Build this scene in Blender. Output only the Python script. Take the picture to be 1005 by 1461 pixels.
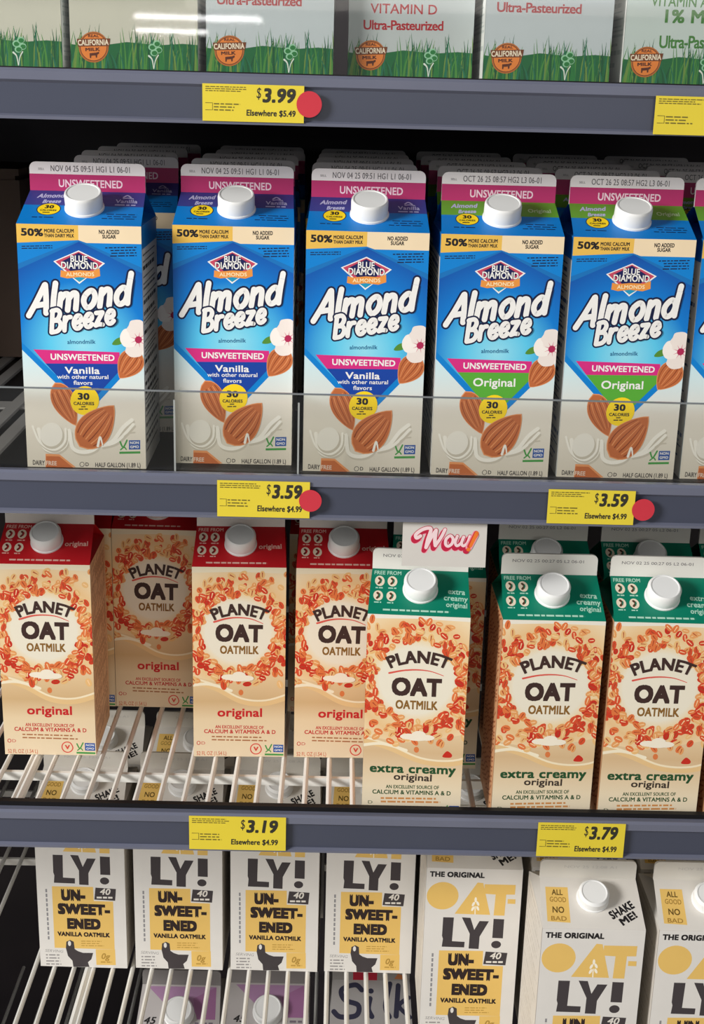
import bpy, math, random
import numpy as np
from mathutils import Matrix, Vector, geometry

# ------------------------------------------------------------------ scene, camera, light
scene = bpy.context.scene
for o in list(bpy.data.objects):
    bpy.data.objects.remove(o)
COL = scene.collection

cam_data = bpy.data.cameras.new('camera')
cam = bpy.data.objects.new('camera', cam_data)
COL.objects.link(cam)
cam_data.sensor_fit = 'VERTICAL'
cam_data.sensor_height = 36.0
cam_data.lens = 36.0 * 1917.5 / 1461.0
cam_data.clip_start = 0.02
cam_data.clip_end = 60
R_ = Vector((0.99966137, -0.00519965, 0.02549737))
U_ = Vector((-0.02279356, 0.29774511, 0.95437325))
F_ = Vector((0.01255412, 0.95463125, -0.29752576))
m3 = Matrix((R_, U_, -F_)).transposed()
cam.matrix_world = Matrix.Translation((0, -1.0253, 1.5)) @ m3.to_4x4()
scene.camera = cam

vs = scene.view_settings
vs.view_transform = 'Standard'
vs.look = 'None'
vs.gamma = 1
vs.use_curve_mapping = False
vs.exposure = 0.0

world = bpy.data.worlds.new('store_ambience')
scene.world = world
world.use_nodes = True
bg = world.node_tree.nodes['Background']
bg.inputs[0].default_value = (0.95, 0.97, 1.0, 1)
bg.inputs[1].default_value = 0.25


def area_light(name, loc, target, size, size_y, power, col=(1, 1, 1)):
    d = bpy.data.lights.new(name, 'AREA')
    d.shape = 'RECTANGLE'
    d.size, d.size_y, d.energy, d.color = size, size_y, power, col
    o = bpy.data.objects.new(name, d)
    COL.objects.link(o)
    o.location = loc
    o.rotation_euler = (Vector(target) - Vector(loc)).to_track_quat('-Z', 'Y').to_euler()
    return o


area_light('aisle_ceiling_light', (-2.8, -1.75, 2.35), (0, 0.05, 1.1), 1.0, 0.8, 150, (1.0, 0.985, 0.96))
area_light('aisle_light_low', (0.5, -3.4, 2.4), (0, 0.1, 0.8), 2.2, 1.4, 22, (1.0, 0.95, 0.88))
area_light('far_light_row', (-0.885, -7.5, 1.905), (-0.2, 0, 1.55), 0.75, 0.012, 1.6)
area_light('far_light_row.001', (-1.04, -7.5, 1.825), (-0.2, 0, 1.55), 0.42, 0.010, 0.9)

# ------------------------------------------------------------------ materials


def lin(c):
    return tuple((v / 255 / 12.92) if v / 255 <= 0.04045 else ((v / 255 + 0.055) / 1.055) ** 2.4 for v in c)


def new_mat(name):
    m = bpy.data.materials.new(name)
    m.use_nodes = True
    return m, m.node_tree.nodes, m.node_tree.links, m.node_tree.nodes['Principled BSDF']


_mats = {}


def mat(name, rgb, rough=0.42, spec=0.35, vary=0.05, scale=60, metal=0.0, coat=0.0, bump=0.0):
    """a plain colour with a little procedural unevenness in tone and gloss"""
    if name in _mats:
        return _mats[name]
    m, n, l, p = new_mat(name)
    tc = n.new('ShaderNodeTexCoord')
    nz = n.new('ShaderNodeTexNoise')
    nz.inputs['Scale'].default_value = scale
    nz.inputs['Detail'].default_value = 3
    l.new(tc.outputs['Object'], nz.inputs['Vector'])
    mx = n.new('ShaderNodeMix')
    mx.data_type = 'RGBA'
    c = lin(rgb)
    mx.inputs['A'].default_value = (*[max(0, v * (1 - vary)) for v in c], 1)
    mx.inputs['B'].default_value = (*[min(1, v * (1 + vary)) for v in c], 1)
    l.new(nz.outputs['Fac'], mx.inputs['Factor'])
    l.new(mx.outputs['Result'], p.inputs['Base Color'])
    mr = n.new('ShaderNodeMapRange')
    mr.inputs['To Min'].default_value = rough - 0.05
    mr.inputs['To Max'].default_value = rough + 0.05
    l.new(nz.outputs['Fac'], mr.inputs['Value'])
    l.new(mr.outputs['Result'], p.inputs['Roughness'])
    p.inputs['Specular IOR Level'].default_value = spec
    p.inputs['Metallic'].default_value = metal
    p.inputs['Coat Weight'].default_value = coat
    if bump:
        b = n.new('ShaderNodeBump')
        b.inputs['Strength'].default_value = bump
        b.inputs['Distance'].default_value = 0.002
        l.new(nz.outputs['Fac'], b.inputs['Height'])
        l.new(b.outputs['Normal'], p.inputs['Normal'])
    _mats[name] = m
    return m


def ink(r, g, b):
    """printing ink on coated board"""
    return mat('ink_%d_%d_%d' % (r, g, b), (r, g, b), 0.45, 0.3, 0.03)


def ramp_mat(name, stops, coord, rough=0.42):
    """printed colour blend across a panel: coord = ('z', lo, hi) or ('r', (x, z), (rx, rz))"""
    m, n, l, p = new_mat(name)
    tc = n.new('ShaderNodeTexCoord')
    sp = n.new('ShaderNodeSeparateXYZ')
    l.new(tc.outputs['Object'], sp.inputs[0])
    cr = n.new('ShaderNodeValToRGB')
    if coord[0] == 'z':
        mr = n.new('ShaderNodeMapRange')
        mr.inputs['From Min'].default_value, mr.inputs['From Max'].default_value = coord[1], coord[2]
        l.new(sp.outputs['Z'], mr.inputs['Value'])
        l.new(mr.outputs['Result'], cr.inputs['Fac'])
    else:
        (x0, z0), (rx, rz) = coord[1], coord[2]
        mp = n.new('ShaderNodeMapping')
        mp.vector_type = 'POINT'
        mp.inputs['Location'].default_value = (-x0 / rx, 0, -z0 / rz)
        mp.inputs['Scale'].default_value = (1 / rx, 0, 1 / rz)
        l.new(tc.outputs['Object'], mp.inputs['Vector'])
        ln = n.new('ShaderNodeVectorMath')
        ln.operation = 'LENGTH'
        l.new(mp.outputs['Vector'], ln.inputs[0])
        l.new(ln.outputs['Value'], cr.inputs['Fac'])
    e = cr.color_ramp.elements
    while len(e) < len(stops):
        e.new(0.5)
    for k, (pos, c) in enumerate(stops):
        e[k].position = pos
        e[k].color = (*lin(c), 1)
    l.new(cr.outputs['Color'], p.inputs['Base Color'])
    p.inputs['Roughness'].default_value = rough
    p.inputs['Specular IOR Level'].default_value = 0.3
    return m


def clear_plastic(name, tint=(250, 250, 248), haze=0.06):
    m, n, l, p = new_mat(name)
    n.remove(p)
    out = n['Material Output']
    tr = n.new('ShaderNodeBsdfTransparent')
    tr.inputs[0].default_value = (*lin(tint), 1)
    gl = n.new('ShaderNodeBsdfGlossy')
    gl.inputs['Roughness'].default_value = 0.03
    df = n.new('ShaderNodeBsdfDiffuse')
    df.inputs[0].default_value = (0.7, 0.72, 0.74, 1)
    a = n.new('ShaderNodeMixShader')
    a.inputs[0].default_value = haze
    l.new(tr.outputs[0], a.inputs[1])
    l.new(df.outputs[0], a.inputs[2])
    b = n.new('ShaderNodeMixShader')
    b.inputs[0].default_value = 0.028
    l.new(a.outputs[0], b.inputs[1])
    l.new(gl.outputs[0], b.inputs[2])
    l.new(b.outputs[0], out.inputs['Surface'])
    return m


RAIL = mat('slate_blue_rail', (66, 70, 86), 0.32, 0.5, 0.06, 9)
RAIL_LIP = mat('pale_rail_lip', (104, 107, 124), 0.22, 0.6, 0.1, 14)
BLACK = mat('black_enamel', (22, 21, 23), 0.5, 0.22, 0.15, 12)
DARKWALL = mat('dark_liner', (72, 66, 70), 0.5, 0.35, 0.25, 5)
WIRE = mat('white_coated_wire', (226, 224, 218), 0.35, 0.5, 0.05, 40)
TRACK = mat('grey_glide_track', (128, 126, 124), 0.35, 0.5, 0.1, 30)
CLEAR = clear_plastic('clear_acrylic', haze=0.004)
CLEAR_EDGE = mat('acrylic_cut_edge', (120, 124, 126), 0.25, 0.5, 0.1, 30)
CAPW = mat('white_cap_plastic', (238, 238, 236), 0.35, 0.45, 0.02, 30)
BOARD = mat('white_carton_board', (232, 230, 226), 0.45, 0.3, 0.02, 30)
TAGY = mat('yellow_tag_card', (224, 202, 58), 0.45, 0.35, 0.05, 30)
STICK = mat('red_sticker_paper', (200, 52, 66), 0.5, 0.3, 0.04, 40)

# ------------------------------------------------------------------ mesh helpers


def mesh_obj(name, verts, faces, mats, fmat=None, parent=None, smooth=False):
    me = bpy.data.meshes.new(name)
    me.from_pydata([tuple(v) for v in verts], [], [tuple(f) for f in faces])
    for m in (mats if isinstance(mats, (list, tuple)) else [mats]):
        me.materials.append(m)
    if fmat is not None:
        me.polygons.foreach_set('material_index', fmat)
    if smooth:
        me.polygons.foreach_set('use_smooth', [True] * len(faces))
        me.update()
        me.set_sharp_from_angle(angle=0.6)
    me.update()
    o = bpy.data.objects.new(name, me)
    COL.objects.link(o)
    if parent is not None:
        o.parent = parent
    return o


class Geo:
    """vertices, faces and a material for each face, gathered into one mesh"""

    def __init__(self):
        self.v, self.f, self.m, self.mats = [], [], [], []

    def mi(self, m):
        if m not in self.mats:
            self.mats.append(m)
        return self.mats.index(m)

    def add(self, verts, faces, m):
        b = len(self.v)
        self.v += [tuple(p) for p in verts]
        self.f += [tuple(b + i for i in f) for f in faces]
        self.m += [self.mi(m)] * len(faces)

    def box(self, lo, hi, m):
        (a, b, c), (d, e, f) = lo, hi
        v = [(a, b, c), (d, b, c), (d, e, c), (a, e, c), (a, b, f), (d, b, f), (d, e, f), (a, e, f)]
        self.add(v, [(0, 3, 2, 1), (4, 5, 6, 7), (0, 1, 5, 4), (1, 2, 6, 5), (2, 3, 7, 6), (3, 0, 4, 7)], m)

    def tube(self, p, q, r, m, n=8):
        p, q = Vector(p), Vector(q)
        d = (q - p).normalized()
        a = d.orthogonal().normalized()
        b = d.cross(a)
        v, f = [], []
        for c in (p, q):
            for i in range(n):
                t = 2 * math.pi * i / n
                v.append(c + a * r * math.cos(t) + b * r * math.sin(t))
        for i in range(n):
            j = (i + 1) % n
            f.append((i, j, n + j, n + i))
        f += [tuple(range(n - 1, -1, -1)), tuple(range(n, 2 * n))]
        self.add(v, f, m)

    def extrude_x(self, prof, x0, x1, m_for):
        """profile of (y, z) points, closed, swept along x; m_for(k) gives a material to each side"""
        n = len(prof)
        v = [(x0, y, z) for y, z in prof] + [(x1, y, z) for y, z in prof]
        b = len(self.v)
        self.v += v
        for k in range(n):
            j = (k + 1) % n
            self.f.append((b + k, b + j, b + n + j, b + n + k))
            self.m.append(self.mi(m_for(k)))
        self.f += [tuple(b + i for i in range(n - 1, -1, -1)), tuple(b + n + i for i in range(n))]
        self.m += [self.mi(m_for(0))] * 2

    def build(self, name, parent=None, smooth=False):
        return mesh_obj(name, self.v, self.f, self.mats, self.m, parent, smooth)


# ------------------------------------------------------------------ lettering and flat artwork
_tmp = bpy.data.curves.new('lettering', 'FONT')
_tmp.dimensions = '2D'
_tmp_o = bpy.data.objects.new('lettering', _tmp)
COL.objects.link(_tmp_o)
_glyphs = {}


def glyphs(s, bold=0.0, shear=0.0, space=1.0):
    """(verts, triangles): x runs 0..1 over the word, y has 0 at the baseline and 1 at cap height"""
    key = (s, bold, shear, space)
    if key not in _glyphs:
        _tmp.body = s
        _tmp.offset, _tmp.shear, _tmp.space_character, _tmp.resolution_u = bold, shear, space, 3
        bpy.context.view_layer.update()
        me = bpy.data.meshes.new_from_object(_tmp_o.evaluated_get(bpy.context.evaluated_depsgraph_get()))
        v = np.array([(p.co.x, p.co.y) for p in me.vertices]).reshape(-1, 2)
        f = [tuple(p.vertices) for p in me.polygons]
        bpy.data.meshes.remove(me)
        _glyphs[key] = (v, f)
    return _glyphs[key]


def word(s, bold=0.0, shear=0.0, space=1.0, outline=0.0):
    """list of (verts, faces) layers; heavier letters are drawn as copies shifted a little each way"""
    thin = 0.0
    space = space * (1 + 1.2 * (bold - thin))
    base, f = glyphs(s, thin, shear, space)
    ex = bold - thin
    x0, x1 = base[:, 0].min() - ex, base[:, 0].max() + ex
    cap = 0.682 + 2 * bold
    e = ex + outline
    if e < 1e-6:
        shifts = [(0, 0)]
    elif outline:
        shifts = [(e * math.cos(k * math.pi / 4), e * math.sin(k * math.pi / 4)) for k in range(8)]
    else:
        shifts = [(-e, -e), (e, -e), (-e, e), (e, e)] + ([(0, 0), (-e, 0), (e, 0)] if e > 0.03 else [])
    out = []
    for dx, dy in shifts:
        q = np.empty_like(base)
        q[:, 0] = (base[:, 0] + dx - x0) / (x1 - x0)
        q[:, 1] = (base[:, 1] + dy + bold) / cap
        out.append((q, f))
    return out


def homography(src, dst):
    A, b = [], []
    for (x, y), (u, v) in zip(src, dst):
        A.append([x, y, 1, 0, 0, 0, -u * x, -u * y])
        b.append(u)
        A.append([0, 0, 0, x, y, 1, -v * x, -v * y])
        b.append(v)
    h = np.linalg.solve(np.array(A, float), np.array(b, float))
    return np.append(h, 1).reshape(3, 3)


def catmull(pts, closed=False, n=7):
    P = [np.array(p, float) for p in pts]
    if len(P) < 3:
        return P
    out, N = [], len(P)
    for i in range(N if closed else N - 1):
        if closed:
            a, b, c, d = P[i - 1], P[i], P[(i + 1) % N], P[(i + 2) % N]
        else:
            a, b, c, d = P[max(i - 1, 0)], P[i], P[i + 1], P[min(i + 2, N - 1)]
        for k in range(n):
            t = k / n
            out.append(0.5 * (2 * b + (c - a) * t + (2 * a - 5 * b + 4 * c - d) * t * t + (3 * b - a - 3 * c + d) * t ** 3))
    if not closed:
        out.append(P[-1])
    return out


class Art:
    """flat artwork for one panel. Layout units are mapped by a homography to metres on the panel (u right, v up)."""

    def __init__(self, src, w, h, clip=True):
        self.w, self.h = w, h
        self.M = homography(src, [(0, h), (w, h), (w, 0), (0, 0)])
        self.sy = h / (0.5 * (src[3][1] - src[0][1] + src[2][1] - src[1][1]))
        self.sx = w / (0.5 * (src[1][0] - src[0][0] + src[2][0] - src[3][0]))
        self.items = []
        self.levels = []
        self.level = 0
        self.clip = clip

    def mm(self, p):
        q = self.M @ np.array([p[0], p[1], 1.0])
        return q[:2] / q[2]

    def step(self, k=1):
        self.level += k
        return self

    def _put(self, verts, faces, m):
        self.items.append(([tuple(v) for v in verts], list(faces), m))

    def poly(self, pts, m, smooth=False):
        if smooth:
            pts = catmull(pts, True)
        v = [self.mm(p) for p in pts]
        tri = geometry.tessellate_polygon([[Vector((a[0], a[1], 0)) for a in v]])
        self._put(v, tri, m)

    def rect(self, x0, y0, x1, y1, m):
        self.poly([(x0, y0), (x1, y0), (x1, y1), (x0, y1)], m)

    def disc(self, cx, cy, rx, ry, m, n=28, rot=0.0):
        c, s = math.cos(rot), math.sin(rot)
        pts = []
        for i in range(n):
            a = 2 * math.pi * i / n
            x, y = rx * math.cos(a), ry * math.sin(a)
            pts.append(self.mm((cx + x * c - y * s, cy + x * s + y * c)))
        self._put(pts, [tuple(range(n))], m)

    def stroke(self, pts, w, m, closed=False, w2=None, n=7, cap=True, raw=False):
        """a brush stroke through pts, w wide (layout units; w2 = width at its end)"""
        P = catmull([self.mm(p) for p in pts] if not raw else pts, closed, n)
        k = 1 if raw else self.sy
        w0 = w * k / 2
        w1 = (w2 if w2 is not None else w) * k / 2
        v, f = [], []
        N = len(P)
        for i, p in enumerate(P):
            a = P[i - 1] if (i > 0 or closed) else p
            b = P[(i + 1) % N] if (i < N - 1 or closed) else p
            d = np.array(b) - np.array(a)
            L = math.hypot(*d) or 1
            nn = np.array([-d[1], d[0]]) / L
            ww = w0 + (w1 - w0) * i / max(N - 1, 1)
            v += [np.array(p) + nn * ww, np.array(p) - nn * ww]
        for i in range(N if closed else N - 1):
            j = (i + 1) % N
            f.append((2 * i, 2 * i + 1, 2 * j + 1, 2 * j))
        for q in f:
            self._put([v[k] for k in q], [(0, 1, 2, 3)], m)
        if cap and not closed:
            for p, q, ww in ((P[0], P[1], w0), (P[-1], P[-2], w1)):
                if ww > 1e-5:
                    t0 = math.atan2(p[1] - q[1], p[0] - q[0]) - math.pi / 2
                    self._put([(p[0] + ww * math.cos(t0 + a * math.pi / 6), p[1] + ww * math.sin(t0 + a * math.pi / 6)) for a in range(7)], [tuple(range(7))], m)
        self.level += 0.3

    def text(self, s, x0, y0, x1, y1, h, m, bold=0.0, shear=0.0, space=1.0, outline=0.0, om=None, arc=0.0, turn=True, dx=0, dy=0):
        """word s on the baseline from (x0, y0) to (x1, y1); h = cap height, arc = rise of the middle (layout units)"""
        A, B = self.mm((x0 + dx, y0 + dy)), self.mm((x1 + dx, y1 + dy))
        d = B - A
        L = math.hypot(*d)
        up = np.array([-d[1], d[0]]) / L if turn else np.array([0, 1.0])
        H = h * self.sy

        def lay(q):
            if not arc:
                return A + np.outer(q[:, 0], d) + np.outer(q[:, 1] * H, up)
            s_ = arc * self.sy
            r = (L * L / 4 + s_ * s_) / (2 * s_)
            half = math.asin(min(1, L / 2 / r))
            ang = (q[:, 0] - 0.5) * 2 * half
            rr = r + q[:, 1] * H
            x = rr * np.sin(ang) + L / 2
            y = rr * np.cos(ang) - (r - s_)
            return A + np.outer(x / L, d) + np.outer(y, up)

        if om is not None:
            for q, f in word(s, bold, shear, space, outline):
                self._put(lay(q), f, om)
                self.step(0.2)
        for q, f in word(s, bold, shear, space):
            self._put(lay(q), f, m)
            self.step(0.2)

    def fine(self, x0, y0, x1, y1, rows, m, fill=0.5, seed=1, align='l'):
        """rows of print too small to read: short dashes the length of words"""
        rnd = random.Random(seed)
        pitch = (y1 - y0) / rows
        for r in range(rows):
            y = y0 + (r + 0.5) * pitch
            end = x1 - (rnd.random() * 0.3 * (x1 - x0) if align == 'l' else 0)
            x = x0 + (rnd.random() * 0.3 * (x1 - x0) if align == 'r' else 0)
            while x < end:
                w = min((0.5 + 1.6 * rnd.random()) * pitch * 1.3, end - x)
                self.rect(x, y - pitch * fill / 2, x + w, y + pitch * fill / 2, m)
                x += w + pitch * 0.4

    def stack(self):
        """each piece of print lies just above whatever it covers, as low as it can"""
        n = len(self.items)
        bb = np.array([(min(p[0] for p in v), min(p[1] for p in v), max(p[0] for p in v), max(p[1] for p in v)) for v, f, m in self.items])
        lev = np.zeros(n, int)
        cvx = [len(f) == 1 and convex(v) for v, f, m in self.items]
        for i in range(1, n):
            b = bb[i]
            e = 2e-6
            hit = np.nonzero((bb[:i, 0] < b[2] - e) & (bb[:i, 2] > b[0] + e) & (bb[:i, 1] < b[3] - e) & (bb[:i, 3] > b[1] + e))[0]
            hit = hit[np.argsort(-lev[hit], kind='stable')]
            vi, fi, _ = self.items[i]
            for j in hit:
                vj, fj, _ = self.items[j]
                if cvx[i] and cvx[j] and apart(vi, vj):
                    continue
                lev[i] = lev[j] + 1
                break
        self.levels = list(lev)

    def onto(self, geo, origin, ex, ey, base=0.00010, gap=0.000014):
        if len(self.items) != len(self.levels):
            self.stack()
        origin, ex, ey = Vector(origin), Vector(ex), Vector(ey)
        nrm = ex.cross(ey).normalized()
        lim = (0.0, self.w, 0.0, self.h)
        for (verts, faces, m), lev in zip(self.items, self.levels):
            off = nrm * (base + gap * lev)
            if self.clip and any(not (-1e-7 <= a[0] <= self.w + 1e-7 and -1e-7 <= a[1] <= self.h + 1e-7) for a in verts):
                nv, nf = [], []
                for f in faces:
                    P = clip_poly([verts[i] for i in f], lim)
                    if len(P) >= 3:
                        nf.append(tuple(range(len(nv), len(nv) + len(P))))
                        nv += P
                verts, faces = nv, nf
            if faces:
                # every face turned towards the reader
                out = []
                for f in faces:
                    a = 0.0
                    for i in range(len(f)):
                        p, q = verts[f[i]], verts[f[(i + 1) % len(f)]]
                        a += p[0] * q[1] - q[0] * p[1]
                    out.append(tuple(f) if a >= 0 else tuple(reversed(f)))
                geo.add([origin + ex * a[0] + ey * a[1] + off for a in verts], out, m)


def convex(P):
    sg = [(P[i - 1][0] - P[i - 2][0]) * (P[i][1] - P[i - 1][1]) - (P[i - 1][1] - P[i - 2][1]) * (P[i][0] - P[i - 1][0]) for i in range(len(P))]
    return all(k >= -1e-13 for k in sg) or all(k <= 1e-13 for k in sg)


def apart(P, Q):
    """True if two convex polygons do not overlap"""
    for A, B in ((P, Q), (Q, P)):
        area = sum(A[i - 1][0] * A[i][1] - A[i][0] * A[i - 1][1] for i in range(len(A)))
        sg = 1 if area > 0 else -1
        for i in range(len(A)):
            (x0, y0), (x1, y1) = A[i - 1], A[i]
            L = math.hypot(x1 - x0, y1 - y0)
            if L < 1e-9:
                continue
            if all(sg * ((x1 - x0) * (y - y0) - (y1 - y0) * (x - x0)) / L <= 1e-6 for x, y in B):
                return True
    return False


def clip_poly(P, lim):
    x0, x1, y0, y1 = lim
    for ax, val, sg in ((0, x0, 1), (0, x1, -1), (1, y0, 1), (1, y1, -1)):
        out = []
        for i in range(len(P)):
            a, b = P[i - 1], P[i]
            ia, ib = (a[ax] - val) * sg >= 0, (b[ax] - val) * sg >= 0
            if ia != ib:
                t = (val - a[ax]) / (b[ax] - a[ax])
                out.append((a[0] + (b[0] - a[0]) * t, a[1] + (b[1] - a[1]) * t))
            if ib:
                out.append(tuple(b))
        P = out
        if not P:
            break
    return P


# hand-lettered words: strokes on a 1-high alphabet
STROKES = {
    'A': (0.62, [[(-.06, -.02), (.16, .42), (.40, .98)], [(.42, .99), (.50, .5), (.55, 0)], [(.14, .30), (.34, .31), (.52, .32)]]),
    'l': (0.10, [[(.03, 1.0), (.02, .5), (.04, .02)]]),
    'm': (0.72, [[(.04, .60), (.03, .02)], [(.05, .42), (.17, .58), (.30, .56), (.33, .40), (.33, .02)], [(.34, .42), (.46, .58), (.58, .56), (.61, .40), (.62, .02)]]),
    'n': (0.44, [[(.04, .60), (.03, .02)], [(.05, .42), (.18, .58), (.31, .56), (.35, .40), (.36, .02)]]),
    'o': (0.46, ['O', [(.22, .60), (.06, .46), (.03, .24), (.18, .02), (.36, .12), (.42, .36), (.34, .56)]]),
    'd': (0.50, ['O', [(.20, .58), (.05, .42), (.03, .2), (.16, .02), (.34, .10), (.40, .34), (.32, .54)], [(.45, 1.04), (.43, .5), (.44, .02)]]),
    'B': (0.54, [[(.06, .98), (.05, .5), (.04, .02)], [(.02, .96), (.30, .98), (.44, .80), (.34, .58), (.12, .53)], [(.12, .53), (.40, .48), (.50, .26), (.36, .05), (.04, .02)]]),
    'r': (0.34, [[(.04, .60), (.03, .02)], [(.05, .40), (.16, .56), (.32, .58)]]),
    'e': (0.43, [[(.06, .28), (.26, .30), (.39, .38), (.34, .56), (.18, .58), (.06, .42), (.04, .22), (.15, .04), (.30, .03), (.41, .12)]]),
    'z': (0.42, [[(.04, .58), (.36, .57)], [(.36, .56), (.05, .05)], [(.04, .03), (.22, .06), (.39, .02)]]),
}


def hand_word(art, s, x0, y0, x1, y1, h, wid, m, om, ow, shear=0.28, gap=0.13):
    """brush lettering along a rising baseline with a dark outline"""
    runs, x = [], 0.0
    for ch in s:
        adv, st = STROKES[ch]
        closed, first = False, True
        for k in st:
            if k == 'O':
                closed = True
                continue
            runs.append(([(x + a + shear * b, b) for a, b in k], closed, first))
            closed = first = False
        x += adv + gap
    x -= gap
    A, B = art.mm((x0, y0)), art.mm((x1, y1))
    d = B - A
    L = math.hypot(*d)
    H = h * art.sy
    up = np.array([-d[1], d[0]]) / L
    for mm_, ww in ((om, wid + ow), (m, wid)):
        start, top = art.level, art.level
        for pts, closed, first in runs:
            top = max(top, art.level)
            if first:
                art.level = start
            P = [A + d * (a / x) + up * (b * H) for a, b in pts]
            art.stroke(P, ww * art.sy, mm_, closed, raw=True, n=5)
        art.level = max(top, art.level)
        art.step()


# ------------------------------------------------------------------ inks
WHITE = ink(240, 238, 234)
NAVY = ink(16, 24, 62)
BLK = ink(34, 32, 34)
MAG = ink(214, 44, 128)
SKY = ink(0, 128, 208)
SKY2 = ink(16, 112, 184)
ROYAL = ink(18, 66, 160)
GREEN = ink(88, 170, 56)
GOLD = ink(232, 186, 84)
CREAM = ink(238, 216, 180)
YEL = ink(252, 216, 30)
ORANGE = ink(232, 148, 66)
MILKW = ink(228, 222, 210)
MILKS = ink(198, 190, 176)
NUT = ink(192, 106, 60)
NUTD = ink(136, 62, 32)
NUTL = ink(226, 150, 98)

# ------------------------------------------------------------------ artwork: almond carton
AW, AH = 0.0965, 0.195


def almond_nut(a, cx, cy, ln, wd, ang, seed=0):
    """almond: drop outline, lighter rim on one side, grain lines"""
    c, s = math.cos(ang), math.sin(ang)

    def T(u, v):
        return (cx + u * c - v * s, cy + u * s + v * c)

    def half(t):
        return wd / 2 * (math.sin(math.pi * min(1, t ** 0.75)) ** 0.8 if 0 < t < 1 else 0)

    out = [T(ln * (t / 16 - 0.5), -half(t / 16)) for t in range(17)] + [T(ln * (t / 16 - 0.5), half(t / 16)) for t in range(15, 0, -1)]
    a.poly([(cx + (x - cx) * 1.05, cy + (y - cy) * 1.05) for x, y in out], NUTL)
    a.step()
    a.poly(out, NUT)
    a.step()
    for k in range(-3, 4):
        v = k / 3.6
        pts = [T(ln * (t / 8 - 0.5) * 0.9, v * half(0.08 + t / 8 * 0.84) * 0.92) for t in range(1, 8)]
        a.stroke(pts, wd * 0.035, NUTD if k % 2 else NUTL, w2=wd * 0.015, n=3, cap=False)
    a.step()


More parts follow.
